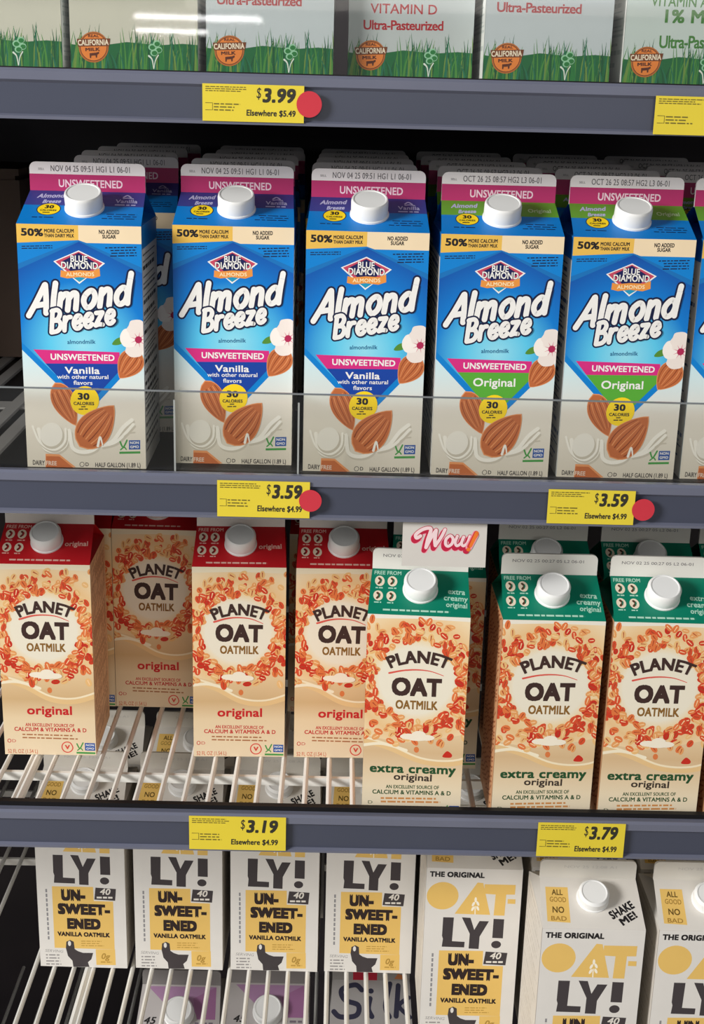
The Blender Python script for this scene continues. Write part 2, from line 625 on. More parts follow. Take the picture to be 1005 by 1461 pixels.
def almond_front(kind):
    a = Art([(45, 57), (890, 92), (915, 1720), (115, 1690)], AW, AH)
    Y2 = 814
    x0, xw = -AW / 2, AW
    fld = ramp_mat('blue_panel_blend_' + kind, [(0.0, (150, 222, 240)), (0.30, (92, 200, 236)), (0.60, (4, 122, 206)), (1.0, (6, 66, 156))],
                   ('r', (0.0, 0.101), (0.085, 0.085)))
    low = ramp_mat('milk_blend_' + kind, [(0.0, (214, 206, 192)), (0.45, (228, 222, 212)), (0.75, (206, 232, 236)), (1.0, (196, 228, 238))], ('z', 0, 0.12))
    a.poly([(0, 820), (960, 820), (960, 1800), (0, 1800)], low)
    a.step()
    a.poly([(20, 40), (930, 80), (930, 916), (520, 1344), (60, 884)], SKY)
    a.step()
    a.poly([(48, 330), (468, 176), (900, 372), (910, 420), (60, 380)], SKY2)
    a.step()
    a.poly([(40, 372), (470, 186), (920, 420), (930, 846), (520, 1282), (70, 846)], fld)
    a.step()
    a.poly([(30, 55), (464, 76), (466, 176), (30, 186)], GOLD)
    a.poly([(464, 76), (930, 94), (930, 212), (520, 196), (466, 176)], CREAM)
    a.step()
    a.text('50%', 78, 138, 228, 146, 48, BLK, 0.035)
    a.text('MORE CALCIUM', 235, 121, 435, 126, 24, BLK, 0.03)
    a.text('THAN DAIRY MILK', 235, 152, 437, 158, 23, BLK, 0.03)
    a.text('NO ADDED', 605, 137, 743, 141, 27, BLK, 0.03)
    a.text('SUGAR', 628, 168, 720, 171, 25, BLK, 0.03)
    a.fine(82, 203, 305, 232, 2, NAVY, 0.42, 3)
    a.fine(630, 222, 858, 296, 4, NAVY, 0.4, 4, 'r')
    # diamond emblem
    RED = ink(176, 44, 66)
    a.poly([(296, 315), (467, 245), (645, 335), (471, 470)], WHITE)
    a.step()
    a.poly([(310, 316), (467, 253), (629, 335), (471, 458)], ink(196, 70, 96))
    a.step()
    a.poly([(350, 318), (467, 260), (592, 336), (471, 446)], ink(22, 28, 84))
    a.poly([(400, 405), (545, 412), (471, 457)], ink(28, 150, 190))
    a.step()
    a.poly([(345, 374), (380, 384), (470, 378), (560, 384), (608, 368), (612, 420), (560, 436), (470, 424), (390, 432), (343, 420)], ORANGE)
    a.step()
    a.text('BLUE', 412, 320, 527, 326, 42, WHITE, 0.02, outline=0.03, om=NAVY)
    a.text('DIAMOND', 350, 364, 598, 374, 44, WHITE, 0.02, outline=0.03, om=NAVY)
    a.text('ALMONDS', 382, 417, 572, 420, 25, ink(250, 226, 180), 0.02)
    # large name
    hand_word(a, 'Almond', 140, 672, 806, 608, 186, 37, WHITE, NAVY, 24)
    a.step()
    hand_word(a, 'Breeze', 276, 796, 704, 738, 146, 30, WHITE, NAVY, 21, gap=0.13)
    a.text('almondmilk', 388, 872, 578, 874, 28, ink(24, 96, 140), 0.015)
    # pink band and flavour
    a.poly([(158, 904), (740, 934), (740, 1012), (240, 1000)], MAG)
    a.text_y = 0
    a.poly([(240, 1000), (740, 1012), (740, 1056), (512, 1300)], ROYAL if kind == 'vanilla' else GREEN)
    a.step()
    a.text('UNSWEETENED', 275, 976, 706, 992, 42, WHITE, 0.025)
    if kind == 'vanilla':
        a.text('Vanilla', 370, 1070, 606, 1078, 46, WHITE, 0.02)
        a.text('with other natural', 318, 1104, 664, 1112, 28, WHITE, 0.012)
        a.text('flavors', 428, 1146, 556, 1150, 28, WHITE, 0.012)
    else:
        a.text('Original', 352, 1096, 640, 1104, 56, WHITE, 0.018)
    # milk splash
    for pts, w in (([(190, 1440), (225, 1560), (300, 1590), (370, 1550), (395, 1450), (420, 1570), (500, 1600), (580, 1570), (600, 1490), (622, 1545), (690, 1530), (760, 1440), (820, 1390)], 26),
                   ([(150, 1420), (200, 1530), (290, 1580), (365, 1530), (372, 1440)], 14), ([(620, 1560), (720, 1530), (830, 1420)], 20)):
        a.stroke([(x + 8, y + 14) for x, y in pts], w, MILKS)
        a.step()
        a.stroke(pts, w, ink(240, 236, 228))
        a.step()
    a.disc(282, 1490, 80, 85, MILKS)
    a.step()
    a.disc(276, 1478, 76, 80, ink(232, 228, 220))
    a.step()
    a.stroke([(770, 1500), (800, 1480), (840, 1475)], 10, MILKS)
    almond_nut(a, 372, 1276, 310, 150, 1.12)
    # right nut and flower
    almond_nut(a, 805, 1018, 215, 170, 2.2)
    a.poly([(690, 880), (720, 842), (790, 826), (780, 862), (735, 884)], ink(84, 140, 52), True)
    a.step()
    for k in range(5):
        t = -0.5 + k * 2 * math.pi / 5
        cx, cy = 868 + 62 * math.cos(t), 846 + 66 * math.sin(t)
        lob = [(cx + (64 + 6 * math.sin(7 * q + k)) * math.cos(q), cy + (66 + 6 * math.cos(6 * q)) * math.sin(q)) for q in [i * 2 * math.pi / 14 for i in range(14)]]
        a.poly(lob, ink(246, 238, 230) if k % 2 else ink(238, 226, 218), True)
        a.step()
    for k in range(9):
        t = k * 2 * math.pi / 9
        a.stroke([(868 + 16 * math.cos(t), 852 + 16 * math.sin(t)), (868 + 50 * math.cos(t), 852 + 50 * math.sin(t))], 7, ink(216, 128, 146), w2=1)
    a.step()
    a.disc(868, 852, 24, 24, ink(176, 40, 84))
    a.step()
    # calorie spot
    a.disc(503, 1254, 97, 97, YEL)
    a.step()
    a.text('30', 456, 1246, 535, 1250, 46, BLK, 0.04)
    a.text('CALORIES', 428, 1282, 567, 1286, 22, BLK, 0.03)
    a.fine(478, 1288, 516, 1302, 1, BLK, 0.5, 5)
    a.fine(462, 1304, 545, 1318, 1, BLK, 0.5, 6)
    almond_nut(a, 583, 1426, 345, 225, -0.86)
    a.stroke([(590, 1560), (606, 1500), (622, 1556)], 18, ink(240, 236, 228), w2=8)
    a.step()
    # foot line
    a.poly([(236, 1700), (236, 1606), (330, 1612), (440, 1700)], NUTL)
    a.step()
    a.poly([(240, 1708), (240, 1622), (330, 1626), (424, 1704)], NUT)
    a.step()
    a.text('DAIRY', 150, 1678, 230, 1684, 34, ink(70, 66, 66), 0.02)
    a.text('FREE', 240, 1682, 312, 1686, 30, ink(225, 205, 190), 0.02)
    a.text('HALF GALLON (1.89 L)', 572, 1702, 878, 1710, 32, ink(70, 66, 66), 0.02)
    a.stroke([(482 + 15 * math.cos(t * 0.7), 1682 + 15 * math.sin(t * 0.7)) for t in range(9)], 4, ink(70, 66, 66), True)
    a.text('D', 506, 1694, 528, 1695, 26, ink(70, 66, 66), 0.02)
    seal(a, 732, 1526, 876, 1618)
    return a


def seal(a, x0, y0, x1, y1):
    """small butterfly mark beside a blue lettered box, green line underneath"""
    w, h = x1 - x0, y1 - y0
    G, B = ink(70, 150, 74), ink(40, 84, 160)
    a.stroke([(x0 + w * .06, y0 + h * .1), (x0 + w * .2, y0 + h * .5), (x0 + w * .38, y0)], h * .12, G, n=4)
    a.stroke([(x0 + w * .08, y0 + h * .68), (x0 + w * .24, y0 + h * .5), (x0 + w * .34, y0 + h * .66)], h * .1, G, n=4)
    a.rect(x0 + w * .47, y0, x1, y0 + h * .68, B)
    a.step()
    a.text('NON', x0 + w * .53, y0 + h * .28, x0 + w * .94, y0 + h * .28, h * .2, WHITE, 0.02)
    a.text('GMO', x0 + w * .53, y0 + h * .58, x0 + w * .94, y0 + h * .58, h * .2, WHITE, 0.02)
    a.rect(x0 + w * .02, y0 + h * .82, x1, y0 + h * .98, G)
    a.step()


def flat_art(w, h):
    """artwork laid out directly in millimetres, v down from the top edge"""
    return Art([(0, 0), (w * 1000, 0), (w * 1000, h * 1000), (0, h * 1000)], w, h)


def almond_roof(kind, w, L):
    a = flat_art(w, L)
    W, H = w * 1000, L * 1000
    a.rect(0, 0, W, H, ink(10, 124, 206))
    a.step()
    a.rect(0, 0, W, H * .44, ink(58, 64, 140) if kind == 'vanilla' else ink(104, 164, 52))
    a.step()
    LAV = ink(190, 190, 226)
    a.text('Almond', 8, 12, 31, 10.5, 6.5, LAV, 0.03, 0.3)
    a.text('Breeze', 14, 20, 29, 19, 5.5, LAV, 0.03, 0.3)
    a.disc(21, 29, 9.6, 9.2, NAVY)
    a.step()
    a.disc(21, 29, 8.9, 8.5, YEL)
    a.step()
    a.text('30', 17.4, 28, 24.6, 28, 5, BLK, 0.04)
    a.text('CALORIES', 14.5, 32, 27.5, 32, 2.4, BLK, 0.03)
    a.fine(17, 33, 25, 35.5, 1, BLK, 0.5, 2)
    if kind == 'vanilla':
        a.stroke([(79, 8), (82, 5), (85, 8)], 1.4, LAV, n=3)
        a.stroke([(79, 10), (83, 9), (87, 10)], 1.2, LAV, n=3)
        a.text('Vanilla', 73, 17, 91, 17, 5.5, LAV, 0.015)
        a.fine(73, 18.5, 91, 21.5, 1, LAV, 0.5, 8)
    else:
        a.text('Original', 72, 16, 91, 16, 5.5, ink(190, 214, 170), 0.015)
    a.fine(10, 40, 31, 43, 1, NAVY, 0.4, 9)
    a.fine(64, 33, 92, 43, 3, NAVY, 0.34, 11, 'r')
    return a


def almond_fin(kind, w, h):
    a = flat_art(w, h)
    W, H = w * 1000, h * 1000
    a.rect(0, 9.4, W, H, ink(188, 48, 108))  # band pink darkened on the fin, its weaker light put into the ink
    a.step()
    G = ink(104, 100, 104)
    a.text('NOV 04 25 09:51 HG1 L1 06-01' if kind == 'vanilla' else 'OCT 26 25 08:57 HG2 L3 06-01', 17, 7.2, 80, 7.2, 4.6, G, 0.004, 0, 1.05)
    a.text('SELL', 7, 6.4, 12, 6.4, 1.6, G)
    a.text('UNSWEETENED', 23, 19.4, 74, 19.4, 6.0, ink(246, 214, 228), 0.02)
    return a


def side_print(w, h, body, lines, top=None, top_h=0, seed=1, diagonal=False):
    a = flat_art(w, h)
    W, H = w * 1000, h * 1000
    a.rect(0, 0, W, H, body)
    a.step()
    if top is not None:
        a.rect(0, 0, W, top_h, top)
        a.step()
    rnd = random.Random(seed)
    y = top_h + 4
    while y < H - 10:
        hh = rnd.choice((2.2, 2.2, 3.4, 6.0))
        if diagonal:
            for x in range(6, int(W) - 10, 9):
                if rnd.random() < 0.8:
                    a.stroke([(x, y + hh), (x + 8, y - 1.5)], 1.5, lines, cap=False)
        else:
            a.fine(5, y, W - 5, y + hh, 1, lines, 0.55, seed + int(y))
        y += hh + rnd.choice((0.8, 1.0, 3.0))
    return a


# ------------------------------------------------------------------ artwork: oat milk carton (cream, red or green roof)
PW, PH = 0.0862, 0.192
FLAKES = [ink(204, 60, 36), ink(212, 78, 44), ink(222, 118, 64), ink(226, 158, 96), ink(230, 184, 122), ink(196, 44, 30)]
FLAKE_SLIT = [ink(170, 70, 40), ink(244, 204, 156)]


def oat_flakes(a, cx, cy, r0, sx, seed, y_min, y_max, x0, x1):
    rnd = random.Random(seed)
    base = a.level
    for k in range(330):
        ang = rnd.random() * 2 * math.pi
        rr = r0 * (1.0 + abs(rnd.gauss(0.10, 0.42)))
        x, y = cx + rr * math.cos(ang) * sx, cy + rr * math.sin(ang)
        if not (x0 - 15 < x < x1 + 15 and y_min < y < y_max):
            continue
        far = (rr / r0 - 1)
        rx, ry, ro = rnd.uniform(15, 25), rnd.uniform(11, 16), rnd.random() * math.pi
        if far > .55:
            m = FLAKES[rnd.choice((2, 3, 3, 4, 4, 1))]
        else:
            m = FLAKES[rnd.choice((0, 1, 1, 2, 2, 3, 3, 4, 5))]
        a.level = base + (k % 60)
        a.disc(x, y, rx, ry, m, 10, ro)
        a.step(0.5)
        c, s = math.cos(ro), math.sin(ro)
        a.stroke([(x - rx * .6 * c, y - rx * .6 * s), (x + rx * .6 * c, y + rx * .6 * s)], ry * .36, FLAKE_SLIT[k % 2], w2=ry * .2, cap=False)
    a.level = base + 62


def oat_front(kind):
    red = kind == 'red'
    if red:
        a = Art([(62, 312), (543, 312), (530, 1240), (92, 1247)], PW, PH)
        cx, cy, r0, lo, up, x0, x1 = 300, 640, 172, 890, 330, 70, 540
        bl = ramp_mat('cream_blend_red', [(0.0, (230, 210, 178)), (0.2, (228, 204, 166)), (0.30, (208, 174, 128)), (0.42, (224, 194, 150)), (0.6, (234, 220, 192)), (1.0, (232, 220, 192))], ('z', 0, PH))
    else:
        a = Art([(95, 495), (590, 497), (512, 1478), (61, 1462)], PW, PH)
        cx, cy, r0, lo, up, x0, x1 = 322, 815, 182, 1110, 505, 70, 590
        bl = ramp_mat('cream_blend_green', [(0.0, (234, 222, 198)), (0.16, (232, 214, 182)), (0.34, (212, 180, 138)), (0.46, (226, 200, 160)), (0.62, (236, 226, 206)), (1.0, (232, 226, 212))], ('z', 0, PH))
    a.rect(-50, 200, 700, 1600, bl)
    a.step()
    # creamy swirl
    sw = [(x0 - 20, lo - 10), (x0 + 120, lo + 30), (cx + 20, lo + 92), (x1 - 100, lo + 100), (x1 + 30, lo + 60)]
    a.stroke(sw, 22, ink(226, 190, 136), n=6)
    a.step()
    a.stroke([(x, y - 16) for x, y in sw], 9, ink(240, 224, 190), n=6)
    a.step()
    a.stroke([(x0 - 10, lo + 20), (x0 + 90, lo + 10), (x0 + 200, lo + 40)], 14, ink(240, 228, 200), n=6)
    a.step()
    c0 = a.mm((cx, cy))
    rr = r0 * 1.06 * a.sx
    und = ramp_mat('oat_ring_blend_' + kind, [(0.0, (232, 224, 204)), (0.38, (232, 224, 204)), (0.48, (234, 208, 162)), (0.64, (230, 192, 140)), (0.82, (236, 212, 172)), (1.0, (234, 218, 188))],
                   ('r', (c0[0] - PW / 2, c0[1]), (rr * 2.3, rr * 2.3)))
    a.poly([(x0 - 60, up + 14), (cx, up + 6), (x1 + 60, up + 14), (x1 + 60, lo - 60), (cx + 90, lo - 15), (cx - 70, lo + 5), (x0 - 60, lo - 40)], und)
    a.step()
    oat_flakes(a, cx, cy, r0 * 1.06, 1.0, 5, up + 10, lo + 14, x0, x1)
    for dx, dy, rx, ry in ((-40, -26, 40, 14), (8, -34, 34, 20), (44, -22, 38, 14), (4, -18, 50, 12)):
        a.disc(cx + dx, lo + dy, rx, ry, ink(240, 230, 210), 16)
        a.step(0.3)
    BR = ink(62, 42, 38)
    if red:
        a.text('PLANET', 182, 584, 432, 584, 56, BR, 0.035, arc=26)
        a.stroke([(180, 592), (240, 574), (300, 568), (365, 574), (425, 597)], 9, ink(216, 88, 76), w2=3)
        a.text('OAT', 188, 690, 424, 692, 86, BR, 0.05)
        a.text('OATMILK', 212, 750, 404, 750, 40, ink(136, 96, 42), 0.032)
        RD = ink(196, 36, 40)
        a.disc(318, 938, 12, 14, ink(214, 120, 66))
        a.text('original', 204, 1056, 422, 1054, 44, RD, 0.025)
        a.text('AN EXCELLENT SOURCE OF', 194, 1112, 430, 1112, 16, RD, 0.02)
        a.text('CALCIUM & VITAMINS A & D', 140, 1136, 488, 1134, 20, RD, 0.022)
        a.fine(178, 1144, 452, 1174, 2, ink(170, 110, 70), 0.4, 7)
        a.stroke([(393 + 26 * math.cos(t * .6), 1206 + 24 * math.sin(t * .6)) for t in range(10)], 5, ink(214, 70, 60), True)
        a.text('V', 381, 1216, 405, 1216, 22, ink(214, 70, 60), 0.04)
        seal(a, 434, 1184, 526, 1236)
        a.stroke([(114 + 8 * math.cos(t * .8), 1183 + 8 * math.sin(t * .8)) for t in range(8)], 3, RD, True)
        a.text('D', 128, 1190, 146, 1190, 15, RD)
        a.text('52 FL OZ (1.54 L)', 106, 1241, 250, 1238, 20, ink(206, 110, 80), 0.01)
    else:
        a.text('PLANET', 202, 760, 468, 758, 58, BR, 0.035, arc=28)
        a.stroke([(195, 782), (260, 768), (325, 762), (390, 768), (452, 788)], 9, ink(216, 88, 76), w2=3)
        a.text('OAT', 204, 890, 440, 892, 86, BR, 0.05)
        a.text('OATMILK', 222, 953, 420, 956, 42, ink(136, 96, 42), 0.032)
        DG = ink(36, 78, 44)
        a.disc(318, 1146, 12, 14, ink(214, 120, 66))
        a.poly([(440, 1172), (462, 1150), (484, 1166), (478, 1180), (446, 1180)], FLAKES[5], True)
        a.text('extra creamy', 100, 1254, 500, 1260, 44, DG, 0.03)
        a.text('original', 210, 1288, 386, 1294, 34, ink(62, 52, 44), 0.02)
        a.text('AN EXCELLENT SOURCE OF', 174, 1328, 420, 1330, 17, DG, 0.02)
        a.text('CALCIUM & VITAMINS A & D', 112, 1354, 474, 1358, 21, DG, 0.022)
        a.fine(150, 1366, 432, 1398, 2, ink(206, 140, 80), 0.5, 7)
        seal(a, 424, 1406, 512, 1460)
        a.text('D', 92, 1400, 112, 1400, 15, DG)
        a.text('52 FL OZ (1.54 L)', 76, 1452, 220, 1456, 20, ink(120, 110, 80), 0.01)
    return a


def oat_roof(kind, w, L):
    a = Art([(85, 105), (537, 107), (543, 312), (62, 312)], w, L)
    main = ink(196, 30, 38) if kind == 'red' else ink(8, 124, 98)
    pale = ink(240, 190, 176) if kind == 'red' else ink(176, 216, 196)
    a.rect(0, 0, 800, 500, main)
    a.step()
    a.text('FREE FROM', 94, 131, 222, 131, 17, pale, 0.02)
    for cx, cy in ((120, 160), (180, 160), (112, 226), (174, 227)):
        a.disc(cx, cy, 23, 23, ink(236, 220, 196))
        a.step()
        a.stroke([(cx - 5, cy + 11), (cx + 6, cy - 2), (cx - 3, cy - 12)], 9, ink(90, 60, 40) if kind != 'red' else ink(120, 40, 36), n=3)
        a.stroke([(cx + 5, cy + 8), (cx + 8, cy - 8)], 4, main, n=3)
        a.fine(cx - 20, cy + 25, cx + 20, cy + 36, 1, pale, 0.5, cx)
    if kind == 'red':
        a.text('original', 404, 217, 520, 215, 24, pale, 0.02)
    else:
        a.text('extra', 440, 206, 520, 210, 24, pale, 0.02)
        a.text('creamy', 420, 236, 532, 240, 24, pale, 0.02)
        a.text('original', 430, 266, 528, 270, 22, pale, 0.02)
    a.fine(134, 282, 464, 298, 1, pale, 0.5, 21)
    return a


def oat_fin(kind, w, h):
    a = flat_art(w, h)
    G = ink(120, 116, 118)
    a.text('NOV 02 25 00:27 05 L2 06-01', 9, 7.5, w * 1000 - 12, 7.5, 2.6, G, 0.0)
    return a


# ------------------------------------------------------------------ artwork: white oat milk carton with block letters
OW, OH = 0.0926, 0.190
CHAR = ink(66, 60, 62)
MUST = ink(230, 190, 106)


def block_front(kind):
    S = ((33, 93), (965, 108), (940, 1320), (30, 1305))
    a = Art(S, OW, 0.1445)
    a.h = OH   # the layout below runs past its upper edge up to the eaves
    TOP = 93 - (OH - 0.1445) / 0.1445 * 1219

    def fy(y):      # the upper half was laid out on a second sheet
        return 172 - (545 - y) * 1.113

    a.rect(20, TOP - 10, 985, 1325, ink(222, 218, 212))
    a.step()
    a.text('THE ORIGINAL', 66, fy(196), 600, fy(206), 50, BLK, 0.05)
    # O A T -
    a.disc(200, fy(360), 155, 132, MUST, 30)
    a.poly([(325, fy(514)), (535, fy(244)), (590, fy(248)), (672, fy(522))], MUST)
    a.poly([(604, fy(258)), (908, fy(262)), (904, fy(346)), (820, fy(346)), (812, fy(528)), (706, fy(526)), (716, fy(346)), (606, fy(340))], MUST)
    a.poly([(836, fy(384)), (912, fy(386)), (912, fy(426)), (836, fy(424))], MUST)
    a.step()
    # oat sprig in the A
    IV = ink(248, 240, 222)
    for dx, dy, ro in ((-24, 470, .5), (24, 466, -.5), (-20, 430, .5), (22, 424, -.5), (0, 392, 0)):
        a.disc(524 + dx, fy(dy), 12, 25, IV, 10, ro)
    a.stroke([(524, fy(515)), (522, fy(450))], 8, IV)
    # L Y !
    a.poly([(215, 172), (320, 174), (312, 402), (436, 408), (434, 462), (214, 456), (222, 380), (212, 350)], CHAR)
    a.poly([(398, 172), (482, 176), (524, 292), (572, 206), (664, 208), (580, 356), (576, 476), (478, 472), (482, 330)], CHAR)
    a.poly([(708, 184), (812, 188), (808, 372), (704, 368)], CHAR)
    a.disc(745, 432, 48, 36, CHAR)
    # mustard panel
    a.poly([(190, 492), (622, 494), (622, 636), (824, 640), (816, 1128), (186, 1118)], MUST)
    a.rect(616, 1128, 820, 1288, MUST)
    a.step()
    INKB = ink(48, 36, 34)
    a.text('UN-', 282, 636, 535, 640, 118, INKB, 0.075)
    a.text('SWEET-', 240, 774, 786, 784, 112, INKB, 0.07)
    a.text('ENED', 330, 924, 680, 930, 112, INKB, 0.075)
    a.text('VANILLA OATMILK' if kind == 'plain' else 'OATMILK', 224 if kind == 'plain' else 330, 996, 772 if kind == 'plain' else 680, 1006, 46, INKB, 0.05)
    a.poly([(646, 500), (860, 512), (846, 632), (628, 622)], CHAR)
    a.step()
    a.text('40', 690, 570, 800, 574, 62, ink(226, 220, 210), 0.02, 0.2)
    a.fine(654, 586, 832, 616, 1, ink(226, 220, 210), 0.6, 3)
    a.fine(468, 1036, 716, 1104, 3, ink(190, 150, 70), 0.4, 12)
    a.text('0g', 672, 1226, 764, 1230, 60, ink(176, 138, 62), 0.02, 0.2)
    a.fine(664, 1244, 790, 1272, 1, ink(190, 150, 70), 0.5, 3)
    # dark beaker with a bent spout
    a.poly([(312, 1054), (352, 1036), (390, 1054), (396, 1128), (430, 1150), (480, 1166), (588, 1166), (566, 1230), (528, 1262), (542, 1310), (372, 1310), (366, 1248), (322, 1200), (304, 1120)], CHAR)
    a.step()
    a.disc(344, 1072, 16, 26, ink(222, 218, 212))
    # small print
    LG = ink(150, 146, 144)
    a.text('SERVING', 84, 1160, 276, 1168, 28, LG, 0.0, 0.2)
    a.fine(90, 1176, 290, 1300, 4, LG, 0.42, 15)
    for k in range(11):
        a.rect(120, 520 + k * 48, 138, 554 + k * 48, ink(140, 138, 140))
    return a


def block_roof(w, L):
    a = Art([(100, 330), (905, 335), (940, 745), (120, 750)], w, L)
    a.rect(0, 200, 1100, 800, ink(218, 213, 205))
    a.step()
    a.poly([(146, 408), (334, 410), (348, 700), (160, 692)], MUST)
    a.step()
    a.text('ALL', 200, 474, 292, 476, 46, ink(104, 80, 36), 0.02)
    a.text('GOOD', 182, 530, 318, 534, 40, ink(160, 122, 54), 0.01)
    a.text('NO', 204, 620, 300, 622, 50, ink(104, 80, 36), 0.02)
    a.text('BAD', 192, 684, 318, 686, 36, ink(160, 122, 54), 0.01)
    a.text('SHAKE', 690, 668, 876, 566, 66, BLK, 0.04)
    a.text('ME!', 766, 716, 890, 642, 58, BLK, 0.04)
    return a


def block_fin(w, h):
    a = flat_art(w, h)
    a.text('NOV 25 12:08 A1', 22, 8, 70, 8, 2.6, ink(196, 192, 184))
    return a


# ------------------------------------------------------------------ artwork: top-shelf milk carton
MW, MH = 0.0945, 0.195


def milk_front(kind):
    a = Art([(50, 0), (908, 0), (910, 470), (60, 440)], MW, 0.0503)
    a.h = MH
    TOP = -470 * MH / 0.0503
    bgc = {'red': (196, 206, 212), 'low': (190, 198, 200), 'green': (198, 212, 210), 'none': (204, 203, 190)}[kind]
    a.rect(30, TOP * 1.1, 930, 490, ink(*bgc))
    a.step()
    tint = {'red': (176, 36, 48), 'low': (176, 36, 48), 'green': (70, 130, 60)}.get(kind)
    if tint:
        t = ink(*tint)
        if kind == 'low':
            a.text('Ultra-Pasteurized', 150, 150, 690, 150, 62, t, 0.02, space=0.9)
            a.text('VITAMIN D', 190, 46, 640, 46, 62, t, 0.01)
        elif kind == 'red':
            a.text('Ultra-Pasteurized', 120, 26, 680, 26, 62, t, 0.02, space=0.9)
            a.text('VITAMIN D', 170, -96, 640, -96, 62, t, 0.01)
            a.text('WHOLE MILK', 100, -240, 700, -240, 90, t, 0.03)
        else:
            a.text('Ultra-Pasteurized', 280, 225, 860, 225, 80, t, 0.02, space=0.9)
            a.text('1% Milk', 300, 66, 700, 66, 84, t, 0.03)
            a.text('VITAMIN A & D', 200, -36, 730, -36, 66, t, 0.01)
    rnd = random.Random(4)
    GR = [ink(24, 104, 58), ink(40, 124, 62), ink(74, 140, 62), ink(18, 86, 52), ink(110, 146, 66), ink(30, 112, 84)]
    a.poly([(30, 290), (200, 310), (420, 280), (640, 300), (800, 290), (930, 300), (930, 500), (30, 470)], GR[0])
    a.step()
    for k in range(150):
        x = rnd.uniform(40, 930)
        y = 480
        hgt = rnd.choice((150, 190, 215, 245, 270)) * rnd.uniform(0.8, 1.12)
        if k % 13 == 0:
            hgt = rnd.uniform(270, 320)
        lean = rnd.uniform(-45, 45)
        a.level = 3 + k % 30
        a.stroke([(x, y), (x + lean * .3, y - hgt * .55), (x + lean, y - hgt)], rnd.uniform(12, 22), GR[k % 6], w2=1, n=3, cap=False)
    a.level = 34
    # round orange seal
    cx, cy = 205, 312
    a.disc(cx, cy, 96, 96, ink(190, 110, 48))
    a.step()
    a.disc(cx, cy, 88, 88, ink(120, 62, 28))
    a.step()
    a.disc(cx, cy, 83, 83, ink(238, 136, 58))
    a.step()
    DB = ink(96, 44, 24)
    a.text('REAL', 170, 252, 240, 252, 18, DB, 0.03)
    a.poly([(98, 262), (312, 258), (306, 306), (106, 310)], ink(120, 62, 28))
    a.step()
    a.text('CALIFORNIA', 106, 303, 302, 299, 36, ink(246, 230, 206), 0.03)
    a.text('MILK', 152, 338, 246, 336, 22, DB, 0.04)
    a.poly([(178, 350), (222, 346), (238, 340), (240, 352), (228, 360), (226, 378), (218, 378), (216, 364), (190, 366), (188, 380), (180, 380)], DB)
    # pale outlined clover
    for px_, py_ in ((590, 312), (622, 290), (634, 330), (604, 348)):
        a.disc(px_, py_, 26, 22, ink(150, 206, 168), 12)
        a.step()
        a.disc(px_ + 3, py_ + 2, 19, 15, GR[1], 12)
        a.step()
    a.stroke([(568, 368), (590, 392), (600, 450)], 12, ink(226, 236, 226), w2=5)
    a.stroke([(632, 364), (612, 400), (602, 450)], 8, ink(226, 236, 226), w2=4)
    return a


# ------------------------------------------------------------------ carton builder


def label_it(o, label, cat, group=None, kind=None):
    o['label'] = label
    o['category'] = cat
    if group:
        o['group'] = group
    if kind:
        o['kind'] = kind
    return o


def empty(name, loc=(0, 0, 0)):
    o = bpy.data.objects.new(name, None)
    o.empty_display_size = 0.02
    COL.objects.link(o)
    o.location = loc
    return o


def lathe(geo, center, axis, prof, m, n=28, ribs=0):
    """profile of (radius, height) turned round axis"""
    ax = Vector(axis).normalized()
    a = ax.orthogonal().normalized()
    b = ax.cross(a)
    c = Vector(center)
    v, f = [], []
    for r, h in prof:
        for i in range(n):
            t = 2 * math.pi * i / n
            rr = r
            if ribs and r > 0 and i % 2:
                rr = r * (1 - ribs)
            v.append(c + ax * h + (a * math.cos(t) + b * math.sin(t)) * rr)
    for k in range(len(prof) - 1):
        for i in range(n):
            j = (i + 1) % n
            f.append((k * n + i, k * n + j, (k + 1) * n + j, (k + 1) * n + i))
    f.append(tuple((len(prof) - 1) * n + i for i in range(n)))
    geo.add(v, f, m)


